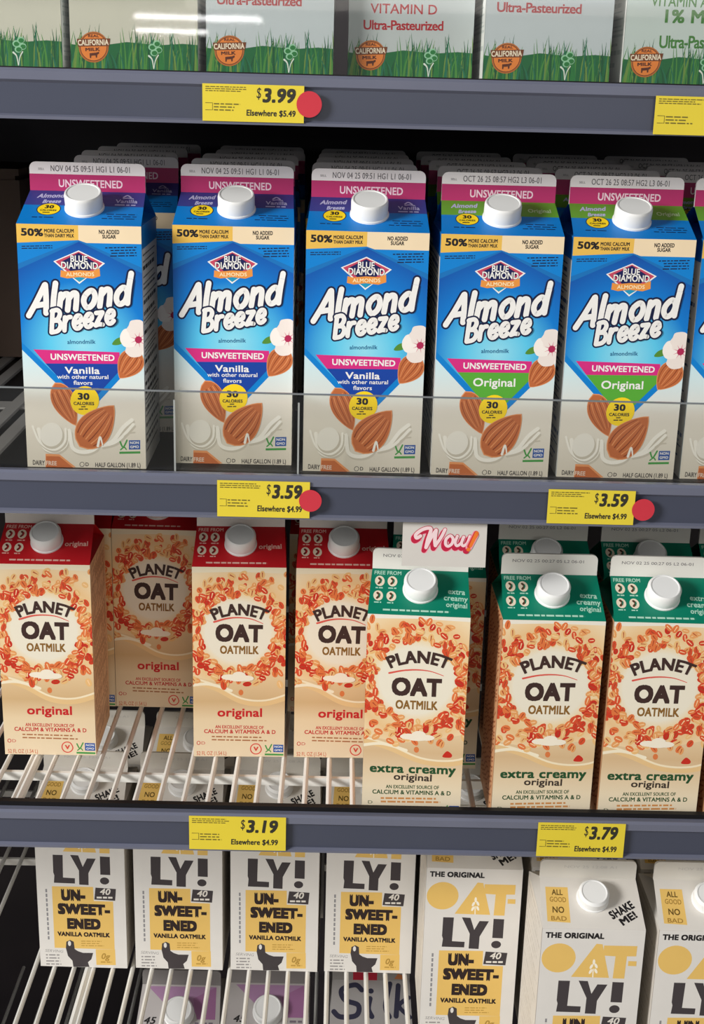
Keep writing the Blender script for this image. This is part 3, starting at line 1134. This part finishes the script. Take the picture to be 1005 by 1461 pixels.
def carton(name, W, H, rise, fin_h, front, roof=None, fin=None, side_r=None, side_l=None, board=BOARD, roof_board=None,
           fin_board=None, cap=None, edge=None, back=None):
    """gable-top carton standing on the origin of an Empty, front towards -y"""
    root = empty(name)
    h = W / 2
    c = 0.0018
    g = Geo()
    ring = [(-h + c, -h), (h - c, -h), (h - c * .3, -h + c * .3), (h, -h + c), (h, h - c), (h - c, h), (-h + c, h), (-h, h - c), (-h, -h + c), (-h + c * .3, -h + c * .3)]
    n = len(ring)
    v = [(x, y, 0) for x, y in ring] + [(x, y, H) for x, y in ring]
    g.add(v, [(i, (i + 1) % n, n + (i + 1) % n, n + i) for i in range(n)] + [tuple(range(n - 1, -1, -1)), tuple(range(n, 2 * n))], edge or board)
    front.onto(g, (-h, -h, 0), (1, 0, 0), (0, 0, 1))
    if side_r:
        side_r.onto(g, (h, -h + c * .5, 0), (0, 1, 0), (0, 0, 1))
    if side_l:
        side_l.onto(g, (-h, h - c * .5, 0), (0, -1, 0), (0, 0, 1))
    g.build('body', root)
    # roof
    rb = roof_board or board
    g = Geo()
    fw = h * 0.955
    tk = 0.0013
    pin = 0.006
    E = [(-h, -h, H), (h, -h, H), (h, h, H), (-h, h, H)]
    Rg = [(-fw, -tk, H + rise), (fw, -tk, H + rise), (fw, tk, H + rise), (-fw, tk, H + rise)]
    PL, PR = (-pin, 0, H + rise * .93), (pin, 0, H + rise * .93)
    vv = E + Rg + [PL, PR]
    g.add(vv, [(0, 1, 5, 4), (2, 3, 7, 6), (1, 2, 9), (3, 0, 8), (1, 9, 5), (2, 6, 9), (0, 4, 8), (3, 8, 7)], rb)
    g.add(vv, [(0, 3, 2, 1)], rb)
    if roof:
        sl = math.hypot(h - tk, rise)
        # the panel narrows a little towards the ridge: follow its own two edges
        tmp = Geo()
        roof.onto(tmp, (-h, -h, H), (1, 0, 0), (0, (h - tk) / sl, rise / sl))
        out = []
        for x, y, z in tmp.v:
            t = min(1, max(0, (z - H) / rise))
            out.append((x * (1 + (fw / h - 1) * t), y, z))
        tmp.v = out
        for i, f in enumerate(tmp.f):
            pass
        b = len(g.v)
        g.v += tmp.v
        g.f += [tuple(b + i for i in f) for f in tmp.f]
        g.m += [g.mi(tmp.mats[i]) for i in tmp.m]
    g.build('gable_roof', root)
    # fin
    g = Geo()
    z0, z1 = H + rise - 0.0006, H + rise + fin_h
    r = 0.005
    prof = [(-fw, z0), (fw, z0), (fw, z1 - r)] + [(fw - r + r * math.cos(t), z1 - r + r * math.sin(t)) for t in (0.4, 0.8, 1.2, 1.57)]
    prof += [(-fw + r + r * math.cos(t), z1 - r + r * math.sin(t)) for t in (1.57, 1.94, 2.34, 2.74)] + [(-fw, z1 - r)]
    n = len(prof)
    v = [(x, -tk, z) for x, z in prof] + [(x, tk, z) for x, z in prof]
    fb = fin_board or board
    g.add(v, [tuple(range(n)), tuple(range(2 * n - 1, n - 1, -1))] + [(i, n + i, n + (i + 1) % n, (i + 1) % n) for i in range(n)], fb)
    if fin:
        fin.onto(g, (-fw, -tk, z0 + 0.0006), (1, 0, 0), (0, 0, 1))
    g.build('top_fin', root)
    if cap:
        t, rad, hgt, xo = cap['t'], cap['r'], cap['h'], cap.get('x', 0)
        sl = math.hypot(h - tk, rise)
        ax = Vector((0, -rise / sl, (h - tk) / sl))
        base = Vector((xo, -h + (h - tk) * t, H + rise * t))
        g = Geo()
        top = cap.get('top', 0.94)
        lathe(g, base, ax, [(rad, 0.002), (rad, hgt - 0.0025), (rad * (top + .03), hgt - 0.0006), (rad * top, hgt), (rad * top * .93, hgt), (rad * top * .90, hgt - 0.0005)], cap.get('m', CAPW), 40, 0)
        co = g.build('screw_cap', root, True)
        g = Geo()
        lathe(g, base, ax, [(rad * 1.06, 0.0), (rad * 1.05, 0.0014), (rad * .98, 0.0022)], cap.get('m', CAPW), 32)
        k = g.build('spout_collar', root, True)
        k.parent = co
    return root


def copy_tree(o, parent=None):
    c = o.copy()
    COL.objects.link(c)
    c.parent = parent
    for ch in kids[o.name]:
        copy_tree(ch, c)
    kids[c.name] = [x for x in COL.objects if False]
    return c


kids = {}


def index_kids(o):
    kids[o.name] = list(o.children)
    for ch in o.children:
        index_kids(ch)


_used = set()


def place(proto, x, y, z, label, cat, group, yaw=0.0, lean=0.0):
    """x = middle, y = front face, z = deck; the first call places the built carton itself, later calls a copy"""
    root, W = proto
    o = root
    if root.name in _used:
        if root.name not in kids:
            index_kids(root)
        o = copy_tree(root)
    _used.add(root.name)
    o.location = (x, y + W / 2, z)
    o.rotation_euler = (math.radians(lean), 0, math.radians(yaw))
    return label_it(o, label, cat, group)


def build_all_protos():
    P = {}
    A_SIDE = ink(236, 234, 230)
    for kind in ('vanilla', 'original'):
        rise, fh = 0.022, 0.0225
        sl = math.hypot(AW / 2 - 0.0013, rise)
        fw = AW * .955
        ar = side_print(AW - .0018, AH, A_SIDE, BLK, ink(16, 128, 206), 18, 3)
        al = side_print(AW - .0018, AH, A_SIDE, ink(60, 90, 140), ink(16, 128, 206), 18, 8)
        P[kind] = (carton('almond_milk_carton', AW, AH, rise, fh, almond_front(kind), almond_roof(kind, AW, sl), almond_fin(kind, fw, fh),
                          ar, al, BOARD, ink(16, 120, 200), ink(236, 230, 230), dict(t=.50, r=.0148, h=.0142, x=.001), edge=ink(206, 226, 238)), AW)
    for kind in ('red', 'green'):
        rise, fh = 0.0255, 0.0185
        sl = math.hypot(PW / 2 - 0.0013, rise)
        main = ink(190, 30, 38) if kind == 'red' else ink(8, 118, 94)
        sd = side_print(PW - .0018, PH, ink(228, 190, 150), ink(150, 98, 66), None, 0, 5, True)
        sd_shaded = side_print(PW - .0018, PH, ink(200, 150, 108), ink(150, 84, 50), None, 0, 6, True)  # left side in a darker tan: its shade is put into the colour
        P[kind] = (carton('oat_milk_carton', PW, PH, rise, fh, oat_front(kind), oat_roof(kind, PW, sl), oat_fin(kind, PW * .955, fh),
                          sd, sd_shaded, ink(238, 222, 192), main, ink(238, 234, 226),
                          dict(t=.56, r=.0143, h=.0145, x=.0005, top=.88), edge=ink(240, 224, 194)), PW)
    for kind in ('plain', 'origin'):
        rise, fh = 0.0235, 0.0185
        sl = math.hypot(OW / 2 - 0.0013, rise)
        sd = side_print(OW - .0018, OH, ink(216, 209, 198), ink(198, 190, 178), None, 0, 9)
        P[kind] = (carton('oat_drink_carton', OW, OH, rise, fh, block_front(kind), block_roof(OW, sl), block_fin(OW * .955, fh),
                          sd, sd, ink(222, 217, 210), ink(218, 213, 205), ink(216, 211, 201),
                          dict(t=.60, r=.0139, h=.0120, x=.002, top=.86), edge=ink(226, 221, 213)), OW)
    for kind in ('red', 'green', 'none', 'low'):
        P['milk_' + kind] = (carton('dairy_milk_carton', MW, MH, 0.026, 0.02, milk_front(kind), None, None,
                                    side_print(MW - .0018, MH, ink(236, 238, 236), ink(196, 204, 202), None, 0, 4),
                                    side_print(MW - .0018, MH, ink(236, 238, 236), ink(196, 204, 202), None, 0, 6),
                                    ink(224, 228, 228), ink(200, 210, 214), None, dict(t=.5, r=.016, h=.015), edge=ink(226, 230, 230)), MW)
    # bottom-shelf cartons: only gable and fin show between the wires
    sw, sh, rise, fh = 0.094, 0.195, 0.0255, 0.0195
    sl = math.hypot(sw / 2 - 0.0013, rise)
    plain = flat_art(sw, sh)
    plain.rect(0, 0, 94, 195, ink(206, 204, 204))
    r1 = flat_art(sw, sl)
    r1.rect(0, 0, 94, 60, ink(186, 180, 178))  # grey and purple inks here darkened to carry the shade under the wires
    r1.step()
    r1.poly([(7, 2), (88, 2), (88, 40), (70, 40), (64, 30), (46, 24), (34, 27)], ink(168, 130, 164))
    r1.poly([(62, 16), (89, 2), (89, 40), (68, 40)], ink(158, 108, 148))
    r1.step()
    r1.text('45', 8, 46, 22, 46, 8, BLK, 0.02, 0.2)
    r1.fine(66, 42, 88, 47, 1, ink(120, 110, 120), 0.5, 4)
    P['purple'] = (carton('plant_milk_carton', sw, sh, rise, fh, plain, r1, None, None, None, ink(186, 182, 180), ink(186, 180, 178),
                          ink(134, 130, 128), dict(t=.36, r=.0165, h=.012, m=CAPW, top=.9)), sw)
    r2 = flat_art(sw, sl)
    r2.rect(0, 0, 94, 60, ink(176, 172, 170))
    r2.step()
    NV = ink(58, 58, 78)
    r2.stroke([(36, 12), (28, 6), (12, 12), (16, 24), (32, 30), (30, 42), (12, 44), (4, 38)], 6, NV)
    r2.stroke([(46, 22), (44, 34), (48, 43)], 6, NV)
    r2.disc(47, 13, 3.4, 3.2, NV, 12)
    r2.stroke([(70, 4), (64, 30), (68, 43)], 6, NV)
    r2.stroke([(80, 6), (76, 42)], 6, NV)
    r2.stroke([(92, 20), (80, 30), (92, 43)], 5, NV)
    f2 = flat_art(sw * .955, fh)
    f2.rect(24, 2, 52, 19.5, ink(176, 28, 52))
    f2.poly([(72, 17), (76, 10), (84, 13), (88, 18)], ink(196, 120, 70))
    P['silk'] = (carton('plant_milk_carton', sw, sh, rise, fh, plain, r2, f2, None, None, ink(190, 186, 184), ink(176, 172, 170),
                        ink(150, 146, 142), None), sw)
    return P


# ------------------------------------------------------------------ the setting
def structure(o):
    o['kind'] = 'structure'
    return o


XL, XR = -0.78, 0.78
g = Geo()
g.box((XL, 0.66, 0.10), (XR, 0.70, 2.05), DARKWALL)
structure(g.build('wall_back'))
g = Geo()
g.box((XL - 0.04, 0.0, 0.10), (XL, 0.70, 2.05), DARKWALL)
structure(g.build('wall_left'))
g = Geo()
g.box((XR, 0.0, 0.10), (XR + 0.04, 0.70, 2.05), DARKWALL)
structure(g.build('wall_right'))
g = Geo()
g.box((XL - 0.04, -0.02, 2.05), (XR + 0.04, 0.70, 2.11), DARKWALL)
structure(g.build('ceiling'))
g = Geo()
g.box((-4, -5, -0.05), (4, 0.9, 0.0), mat('store_floor_vinyl', (170, 164, 154), 0.4, 0.4, 0.1, 3))
structure(g.build('floor'))
g = Geo()
g.box((XL - 0.04, 0.0, 0.0), (XR + 0.04, 0.70, 0.10), BLACK)
structure(g.build('trim_1'))

RX0, RX1 = -0.775, 0.775
DECK = {'T': 1.5125, 'A': 1.202, 'B': 0.892, 'C': 0.6027, 'D': 0.296}
RZ = {'T': 1.476, 'A': 1.174, 'B': 0.872, 'C': 0.570, 'D': 0.268}


def price_rail(z, where, beam=None):
    root = empty('price_rail')
    g = Geo()
    prof = [(0.000, z + 0.0035), (0.000, z + 0.0255), (-0.0028, z + 0.0275), (-0.0030, z + 0.0335), (-0.0010, z + 0.0355),
            (0.0050, z + 0.0355), (0.0050, z + 0.0000), (-0.0030, z + 0.0000), (-0.0034, z + 0.0022)]
    ms = [RAIL, RAIL_LIP, RAIL_LIP, RAIL_LIP, RAIL_LIP, RAIL, RAIL_LIP, RAIL_LIP, RAIL_LIP]
    g.extrude_x(prof, RX0, RX1, lambda k: ms[k])
    g.build('tag_channel', root)
    g = Geo()
    g.box((RX0, 0.0052, z), (RX1, 0.0062 if beam is None else 0.0110, z + (0.0335 if beam is None else beam)), BLACK)
    g.build('back_strip', root)
    label_it(root, 'slate blue price rail along the front of the ' + where, 'shelf rail', 'price rails of the cooler')


def clear_fence(z, top, dividers, label):
    root = empty('product_fence')
    g = Geo()
    g.box((RX0, 0.0066, z), (RX1, 0.0084, top - 0.0012), CLEAR)
    g.build('clear_pane', root)
    g = Geo()
    g.box((RX0, 0.0066, top - 0.0012), (RX1, 0.0084, top), CLEAR_EDGE)
    g.build('cut_edge', root)
    label_it(root, label, 'shelf fence')
    for x in dividers:
        g = Geo()
        g.box((x - 0.0006, 0.0100, z), (x + 0.0006, 0.30, top - 0.008), CLEAR)
        g.box((x - 0.0007, 0.0090, z), (x + 0.0007, 0.0100, top - 0.008), mat('acrylic_bright_edge', (178, 182, 184), 0.2, 0.5, 0.05, 30))
        o = g.build('shelf_divider')
        label_it(o, 'thin clear divider between the cartons %s' % ('beside the empty slot and the set-back one' if x < -.1 else 'set back and the next vanilla one'), 'shelf divider', 'clear shelf dividers')


def solid_shelf(key, label, fence_top, dividers, tracks):
    z = DECK[key]
    root = empty('display_shelf', (0, 0, 0))
    g = Geo()
    g.box((RX0, 0.0064, z - 0.016), (RX1, 0.64, z), BLACK)
    g.build('deck', root)
    for x in tracks:
        g = Geo()
        g.box((x - 0.006, 0.055, z), (x + 0.006, 0.60, z + 0.003), TRACK)
        g.build('glide_track', root)
    if tracks:
        g = Geo()
        g.box((min(tracks) - .004, 0.236, z), (max(tracks) + .004, 0.262, z + 0.002), TRACK)
        g.build('track_link', root)
    return label_it(root, label, 'shelf', 'shelves of the drinks cooler')


def wire_shelf(key, label, wires, bars, side=None):
    z = DECK[key]
    r = 0.0025
    root = empty('wire_shelf', (0, 0, 0))
    g = Geo()
    for x in wires:
        g.tube((x, 0.012, z - r), (x, 0.62, z - r), r, WIRE)
    g.build('wire_grid', root)
    if side is not None:
        g = Geo()
        g.tube((side + .0045, 0.013, z - 0.0042), (side + .0045, 0.62, z - 0.0042), 0.0042, WIRE)
        g.build('side_rod', root)
    for y, hgt in bars:
        g = Geo()
        g.box((RX0, y, z - 2 * r - hgt), (RX1, y + 0.004, z - 2 * r + 0.0005), WIRE)
        g.build('cross_bar', root)
    return label_it(root, label, 'shelf', 'shelves of the drinks cooler')


solid_shelf('T', 'top shelf with slate blue price rail carrying grass-printed milk cartons', 1.5735, [], [])
solid_shelf('A', 'black shelf with clear front fence carrying the blue almond milk cartons', 1.2745, [-0.1285, -0.0305], [-0.289, -0.311, -0.352, -0.374])
B_WIRES = [-0.2821 + 0.0217 * k for k in range(-22, 49)]
wire_shelf('B', 'white wire shelf under the red and green roofed oat milk cartons', B_WIRES, [(0.101, 0.008), (0.32, 0.008), (0.54, 0.008)], -0.2821)
C_WIRES = [-0.767 + 0.0208 * k for k in range(74)]
C_WIRES = [x for x in C_WIRES if not (-0.352 < x < -0.325)]
wire_shelf('C', 'white wire shelf under the white block-lettered oat drink cartons', C_WIRES, [(0.040, 0.010), (0.415, 0.008), (0.58, 0.008)], -0.257)
wire_shelf('D', 'lowest wire shelf carrying the purple and grey topped cartons', [-0.767 + 0.042 * k for k in range(37)], [(0.15, 0.010), (0.45, 0.008)])

price_rail(RZ['T'], 'top shelf of milk cartons')
price_rail(RZ['A'], 'shelf of blue almond milk cartons')
price_rail(RZ['B'], 'wire shelf of oat milk cartons', 0.0395)
price_rail(RZ['C'], 'wire shelf below the picture edge')
price_rail(RZ['D'], 'lowest wire shelf')
clear_fence(DECK['T'], 1.5735, [], 'clear plastic fence in front of the top milk cartons')
clear_fence(DECK['A'], 1.2745, [-0.1285, -0.0305], 'clear plastic fence with thin grey edge before the blue almond cartons')

# ------------------------------------------------------------------ cartons
PROTO = build_all_protos()

# top shelf
G_ = 'milk cartons on the top shelf'
Z = DECK['T']
place(PROTO['milk_none'], -0.157, 0.030, Z, 'beige-fronted milk carton with orange seal, above the plain rail left of the 3.99 tag', 'milk carton', G_)
place(PROTO['milk_none'], -0.2585, 0.034, Z, 'milk carton cut off by the picture edge, only grass and clover showing', 'milk carton', G_)
place(PROTO['milk_red'], -0.0565, 0.032, Z, 'milk carton with red lettering standing right above the 3.99 price tag', 'milk carton', G_)
place(PROTO['milk_low'], 0.0490, 0.050, Z, 'red-lettered milk carton set back in the shade, second past the 3.99 tag', 'milk carton', G_)
place(PROTO['milk_red'], 0.1500, 0.030, Z, 'red-lettered milk carton standing beside the green-lettered one percent carton', 'milk carton', G_)
place(PROTO['milk_green'], 0.2540, 0.030, Z, 'milk carton with green one percent lettering above the cut-off yellow tag', 'milk carton', G_)

# almond milk
Z = DECK['A']
cols = [('vanilla', -0.2045, 0.036, 0.8, 'beside the empty dark slot', 'in the vanilla almond column beside the empty dark slot'),
        ('vanilla', -0.0862, 0.058, 0.5, 'set back between the two clear dividers', 'in the vanilla almond column between the clear dividers'),
        ('vanilla', 0.0210, 0.042, -0.3, 'next to the green-banded one', 'in the vanilla almond column next to the green-banded cartons'),
        ('original', 0.1262, 0.040, 0.0, 'next to the vanilla ones', 'in the green-banded almond column next to the vanilla ones'),
        ('original', 0.2302, 0.042, 0.0, 'above the right-hand 3.59 tag', 'in the green-banded almond column above the right-hand 3.59 tag'),
        ('original', 0.3330, 0.045, 0.0, 'cut off at the picture edge', 'in the almond column cut off at the picture edge')]
ORD = ['', 'second', 'third', 'fourth', 'fifth', 'last']
rnd = random.Random(11)
for kind, x, y, yaw, where, colw in cols:
    nm = 'vanilla' if kind == 'vanilla' else 'original'
    place(PROTO[kind], x, y, Z, 'front row blue %s almond milk carton %s' % (nm, where), 'milk carton', 'almond milk cartons', yaw)
    for k in range(1, 5):
        place(PROTO[kind], x + rnd.uniform(-.003, .003) + (0.012 if (x < -0.2 and k == 1) else 0), y + 0.0985 * k + (0.025 if x < -0.2 else 0) + rnd.uniform(0, .003), Z,
              'dim %s carton %s' % (ORD[k], colw), 'milk carton', 'almond milk cartons', yaw + rnd.uniform(-1.5, 1.5))

# oat milk, red and green roofs
Z = DECK['B']
GR_, GG_ = 'red-roofed oat milk cartons', 'green-roofed oat milk cartons'
place(PROTO['red'], -0.2660, 0.128, Z, 'red-roofed oat milk carton cut by the picture edge, its tan side face showing', 'milk carton', GR_, 1.0)
place(PROTO['red'], -0.2640, 0.236, Z, 'red-roofed oat milk carton half hidden behind the one at the picture edge', 'milk carton', GR_)
place(PROTO['red'], -0.1770, 0.236, Z, 'red-roofed oat milk carton standing far back, its cap hidden under the shelf above', 'milk carton', GR_, -0.5)
place(PROTO['red'], -0.0880, 0.132, Z, 'red-roofed oat milk carton under the left-hand 3.59 tag, whole front showing', 'milk carton', GR_, 2.0)
place(PROTO['red'], 0.0080, 0.134, Z, 'red-roofed oat milk carton partly covered by the nearest green-roofed carton', 'milk carton', GR_, 1.0)
place(PROTO['red'], -0.0010, 0.232, Z, 'red-roofed oat milk carton hidden behind, only a dark strip of it showing', 'milk carton', GR_)
place(PROTO['green'], 0.0745, 0.022, Z, 'green-roofed oat milk carton right under the Wow card', 'milk carton', GG_, -3.0)
place(PROTO['green'], 0.1850, 0.018, Z, 'green-roofed oat milk carton in the middle of the three in front', 'milk carton', GG_, 0.5)
place(PROTO['green'], 0.2790, 0.018, Z, 'green-roofed oat milk carton in front nearest the picture edge, whole front showing', 'milk carton', GG_, -0.5)
place(PROTO['green'], 0.3720, 0.018, Z, 'green-roofed oat milk carton of which only a sliver shows at the edge', 'milk carton', GG_, 0.0)
place(PROTO['green'], 0.0960, 0.118, Z, 'green-roofed oat milk carton behind the Wow card, its brown side in shade', 'milk carton', GG_, -1.0)
place(PROTO['green'], 0.1930, 0.112, Z, 'shaded green-roofed oat milk carton in the second row, cap behind the middle one', 'milk carton', GG_)
place(PROTO['green'], 0.2880, 0.112, Z, 'shaded green-roofed oat milk carton in the second row, below the 3.59 tag with sticker', 'milk carton', GG_)
place(PROTO['green'], 0.3790, 0.112, Z, 'shaded green-roofed oat milk carton in the second row, cut by the edge', 'milk carton', GG_)

# block-lettered oat drink
Z = DECK['C']
GO = 'block-lettered oat drink cartons'
names = ['first', 'second', 'third', 'fourth']
for k, x in enumerate((-0.2560, -0.1545, -0.0535, 0.0465)):
    place(PROTO['plain'], x, 0.2005, Z, 'unsweetened oat drink carton set back, %s from the dark empty end' % names[k], 'oat drink carton', GO, -1.0)
    place(PROTO['plain'], x + 0.004, 0.298, Z, 'oat drink carton seen through the wires behind the %s unsweetened one' % names[k], 'oat drink carton', GO)
place(PROTO['plain'], 0.1425, 0.103, Z, 'unsweetened oat drink carton standing nearest the front, with full yellow lettering', 'oat drink carton', GO, -0.5)
place(PROTO['plain'], 0.1460, 0.203, Z, 'unsweetened oat drink carton hidden behind the one with full yellow lettering', 'oat drink carton', GO)
place(PROTO['origin'], 0.2400, 0.0085, Z, 'white oat drink carton with shiny cap below the 3.79 tag', 'oat drink carton', GO)
place(PROTO['origin'], 0.3450, 0.0085, Z, 'white oat drink carton cut by the edge beside the capped one', 'oat drink carton', GO)
place(PROTO['origin'], 0.2440, 0.108, Z, 'oat drink carton behind the capped one under the 3.79 tag', 'oat drink carton', GO)
place(PROTO['origin'], 0.3490, 0.108, Z, 'oat drink carton in the second row cut by the edge', 'oat drink carton', GO)

# bottom shelf
Z = DECK['D']
GB = 'cartons on the lowest shelf'
place(PROTO['purple'], -0.1640, 0.243, Z, 'purple and grey carton top below the wires, beside the dark empty end', 'milk carton', GB)
place(PROTO['purple'], -0.0635, 0.249, Z, 'purple and grey carton top below the wires, beside the blue-lettered one', 'milk carton', GB)
place(PROTO['silk'], 0.0540, 0.258, Z, 'grey carton top with dark blue lettering and a red patch below the wires', 'milk carton', GB)

# dim brown box at the back of the empty slot
g = Geo()
g.box((-0.500, 0.48, DECK['A'] + 0.0035), (-0.352, 0.62, 1.40), mat('brown_corrugated_board', (92, 76, 66), 0.6, 0.2, 0.12, 40))
g.box((-0.500, 0.478, 1.405), (-0.352, 0.62, 1.412), mat('brown_corrugated_board', (92, 76, 66)))
g.box((-0.495, 0.482, 1.40), (-0.357, 0.615, 1.405), mat('brown_corrugated_board', (92, 76, 66)))
label_it(g.build('cardboard_box'), 'dim brown cardboard box at the back of the empty dark slot', 'box')

# ------------------------------------------------------------------ price tags, stickers, card
INKD = ink(52, 50, 40)


def price_tag(x0, x1, zb, zt, price, was, label, tilt=0.0):
    w, h = x1 - x0, zt - zb
    a = Art([(577, 237), (870, 237), (870, 352), (577, 352)], w, h)
    a.fine(586, 243, 718, 262, 3 if price else 3, ink(110, 100, 40), 0.45, int(abs(x0) * 1e4))
    a.fine(610, 294, 690, 322, 3, ink(110, 100, 40), 0.4, int(abs(x1) * 1e4))
    a.stroke([(586, 296), (606, 296), (606, 318), (586, 318)], 2, ink(110, 100, 40), n=1)
    if price:
        a.text('$', 733, 278, 746, 278, 32, INKD, 0.0, 0.1)
        a.text(price, 750, 291, 846, 291, 44, INKD, 0.035, 0.15)
        a.text(was, 704, 333, 846, 333, 19, INKD, 0.025, 0.05)
    g = Geo()
    g.box((0, 0, 0), (w, 0.0006, h), TAGY)
    a.onto(g, (0, 0, 0), (1, 0, 0), (0, 0, 1))
    o = g.build('price_tag')
    o.location = (x0, -0.0044, zb)
    o.rotation_euler = (0, math.radians(tilt), 0)
    return label_it(o, label, 'price tag', 'yellow price tags')


price_tag(-0.1032, -0.0294, 1.4780, 1.5040, '3.99', 'Elsewhere $5.49', 'yellow price tag reading 3.99 on the top rail')
price_tag(0.2265, 0.3003, 1.4768, 1.5038, None, None, 'yellow price tag cut by the picture edge on the top rail')
price_tag(-0.0938, -0.0204, 1.1757, 1.2056, '3.59', 'Elsewhere $4.99', 'yellow 3.59 price tag below the vanilla almond cartons')
price_tag(0.1690, 0.2382, 1.1762, 1.2044, '3.59', 'Elsewhere $4.99', 'yellow 3.59 price tag below the green-banded almond cartons')
price_tag(-0.1192, -0.0361, 0.8741, 0.9062, '3.19', 'Elsewhere $4.99', 'yellow price tag reading 3.19 below the oat milk cartons')
price_tag(0.1807, 0.2560, 0.8738, 0.9065, '3.79', 'Elsewhere $4.99', 'yellow price tag reading 3.79 below the green-roofed cartons')


def sticker(x, z, r, label):
    g = Geo()
    lathe(g, (0, 0, 0), (0, -1, 0), [(r, 0), (r, 0.0004)], STICK, 36)
    o = g.build('round_sticker')
    o.location = (x, -0.0049, z)
    return label_it(o, label, 'sticker', 'round red stickers')


sticker(-0.0256, 1.4913, 0.0092, 'round red sticker on the edge of the 3.99 tag')
sticker(-0.0199, 1.1905, 0.0090, 'round red sticker on the 3.59 tag below the vanilla cartons')
sticker(0.2452, 1.1893, 0.0090, 'round red sticker on the 3.59 tag below the green-banded cartons')

# Wow card hanging from the almond shelf rail
cw, chh = 0.0680, 0.0400
a = Art([(0, -45), (920, -45), (900, 530), (0, 515)], cw, chh)
a.rect(-40, -90, 1000, 600, ink(206, 201, 194))
a.step()
PINKL, CRIM, PALE = ink(238, 150, 168), ink(188, 30, 64), ink(238, 210, 212)
wow = [([(190, 165), (150, 190), (140, 150), (200, 95), (270, 70), (300, 90), (270, 200), (252, 300)], 40),
       ([(252, 300), (300, 190), (355, 95)], 40), ([(355, 95), (345, 200), (352, 275)], 42), ([(352, 275), (410, 180), (452, 85)], 36)]
oo = [(500, 160), (465, 200), (462, 258), (490, 282), (530, 250), (542, 195), (520, 160)]
ww = [[(588, 160), (566, 230), (584, 275), (630, 240), (660, 170)], [(655, 170), (635, 240), (655, 275), (700, 235), (725, 160)]]
for dx, dy, extra, m in ((-18, 34, 34, PINKL), (-22, 36, 16, CRIM), (-10, 18, 14, CRIM), (0, 0, 14, CRIM), (0, 0, 0, PALE)):
    for pts, w in wow:
        a.stroke([(x + dx, y + dy) for x, y in pts], w + extra, m, n=5)
    a.stroke([(x + dx, y + dy) for x, y in oo], 34 + extra, m, True, n=5)
    for pts in ww:
        a.stroke([(x + dx, y + dy) for x, y in pts], 32 + extra, m, n=5)
    a.step()
ORG = ink(232, 120, 40)
a.stroke([(790, 130), (715, 290)], 78, PINKL)
a.step()
a.stroke([(795, 125), (718, 280)], 62, ink(206, 60, 50), w2=46)
a.step()
a.stroke([(800, 122), (735, 275)], 44, ORG, w2=34)
a.disc(685, 340, 34, 30, CRIM)
a.step()
a.disc(712, 316, 24, 22, ORG)
g = Geo()
n = 10
tmp = Geo()
tmp.box((0, 0, 0), (cw, 0.0005, chh), ink(206, 201, 194))
a.onto(tmp, (0, 0, 0), (1, 0, 0), (0, 0, 1))
o = tmp.build('shelf_talker_card')
o.location = (0.0548, 0.0012, 1.1355)
o.rotation_euler = (math.radians(-4), 0, 0)
label_it(o, 'white card with red Wow lettering hanging below the almond shelf rail', 'sign')

bpy.data.objects.remove(_tmp_o)
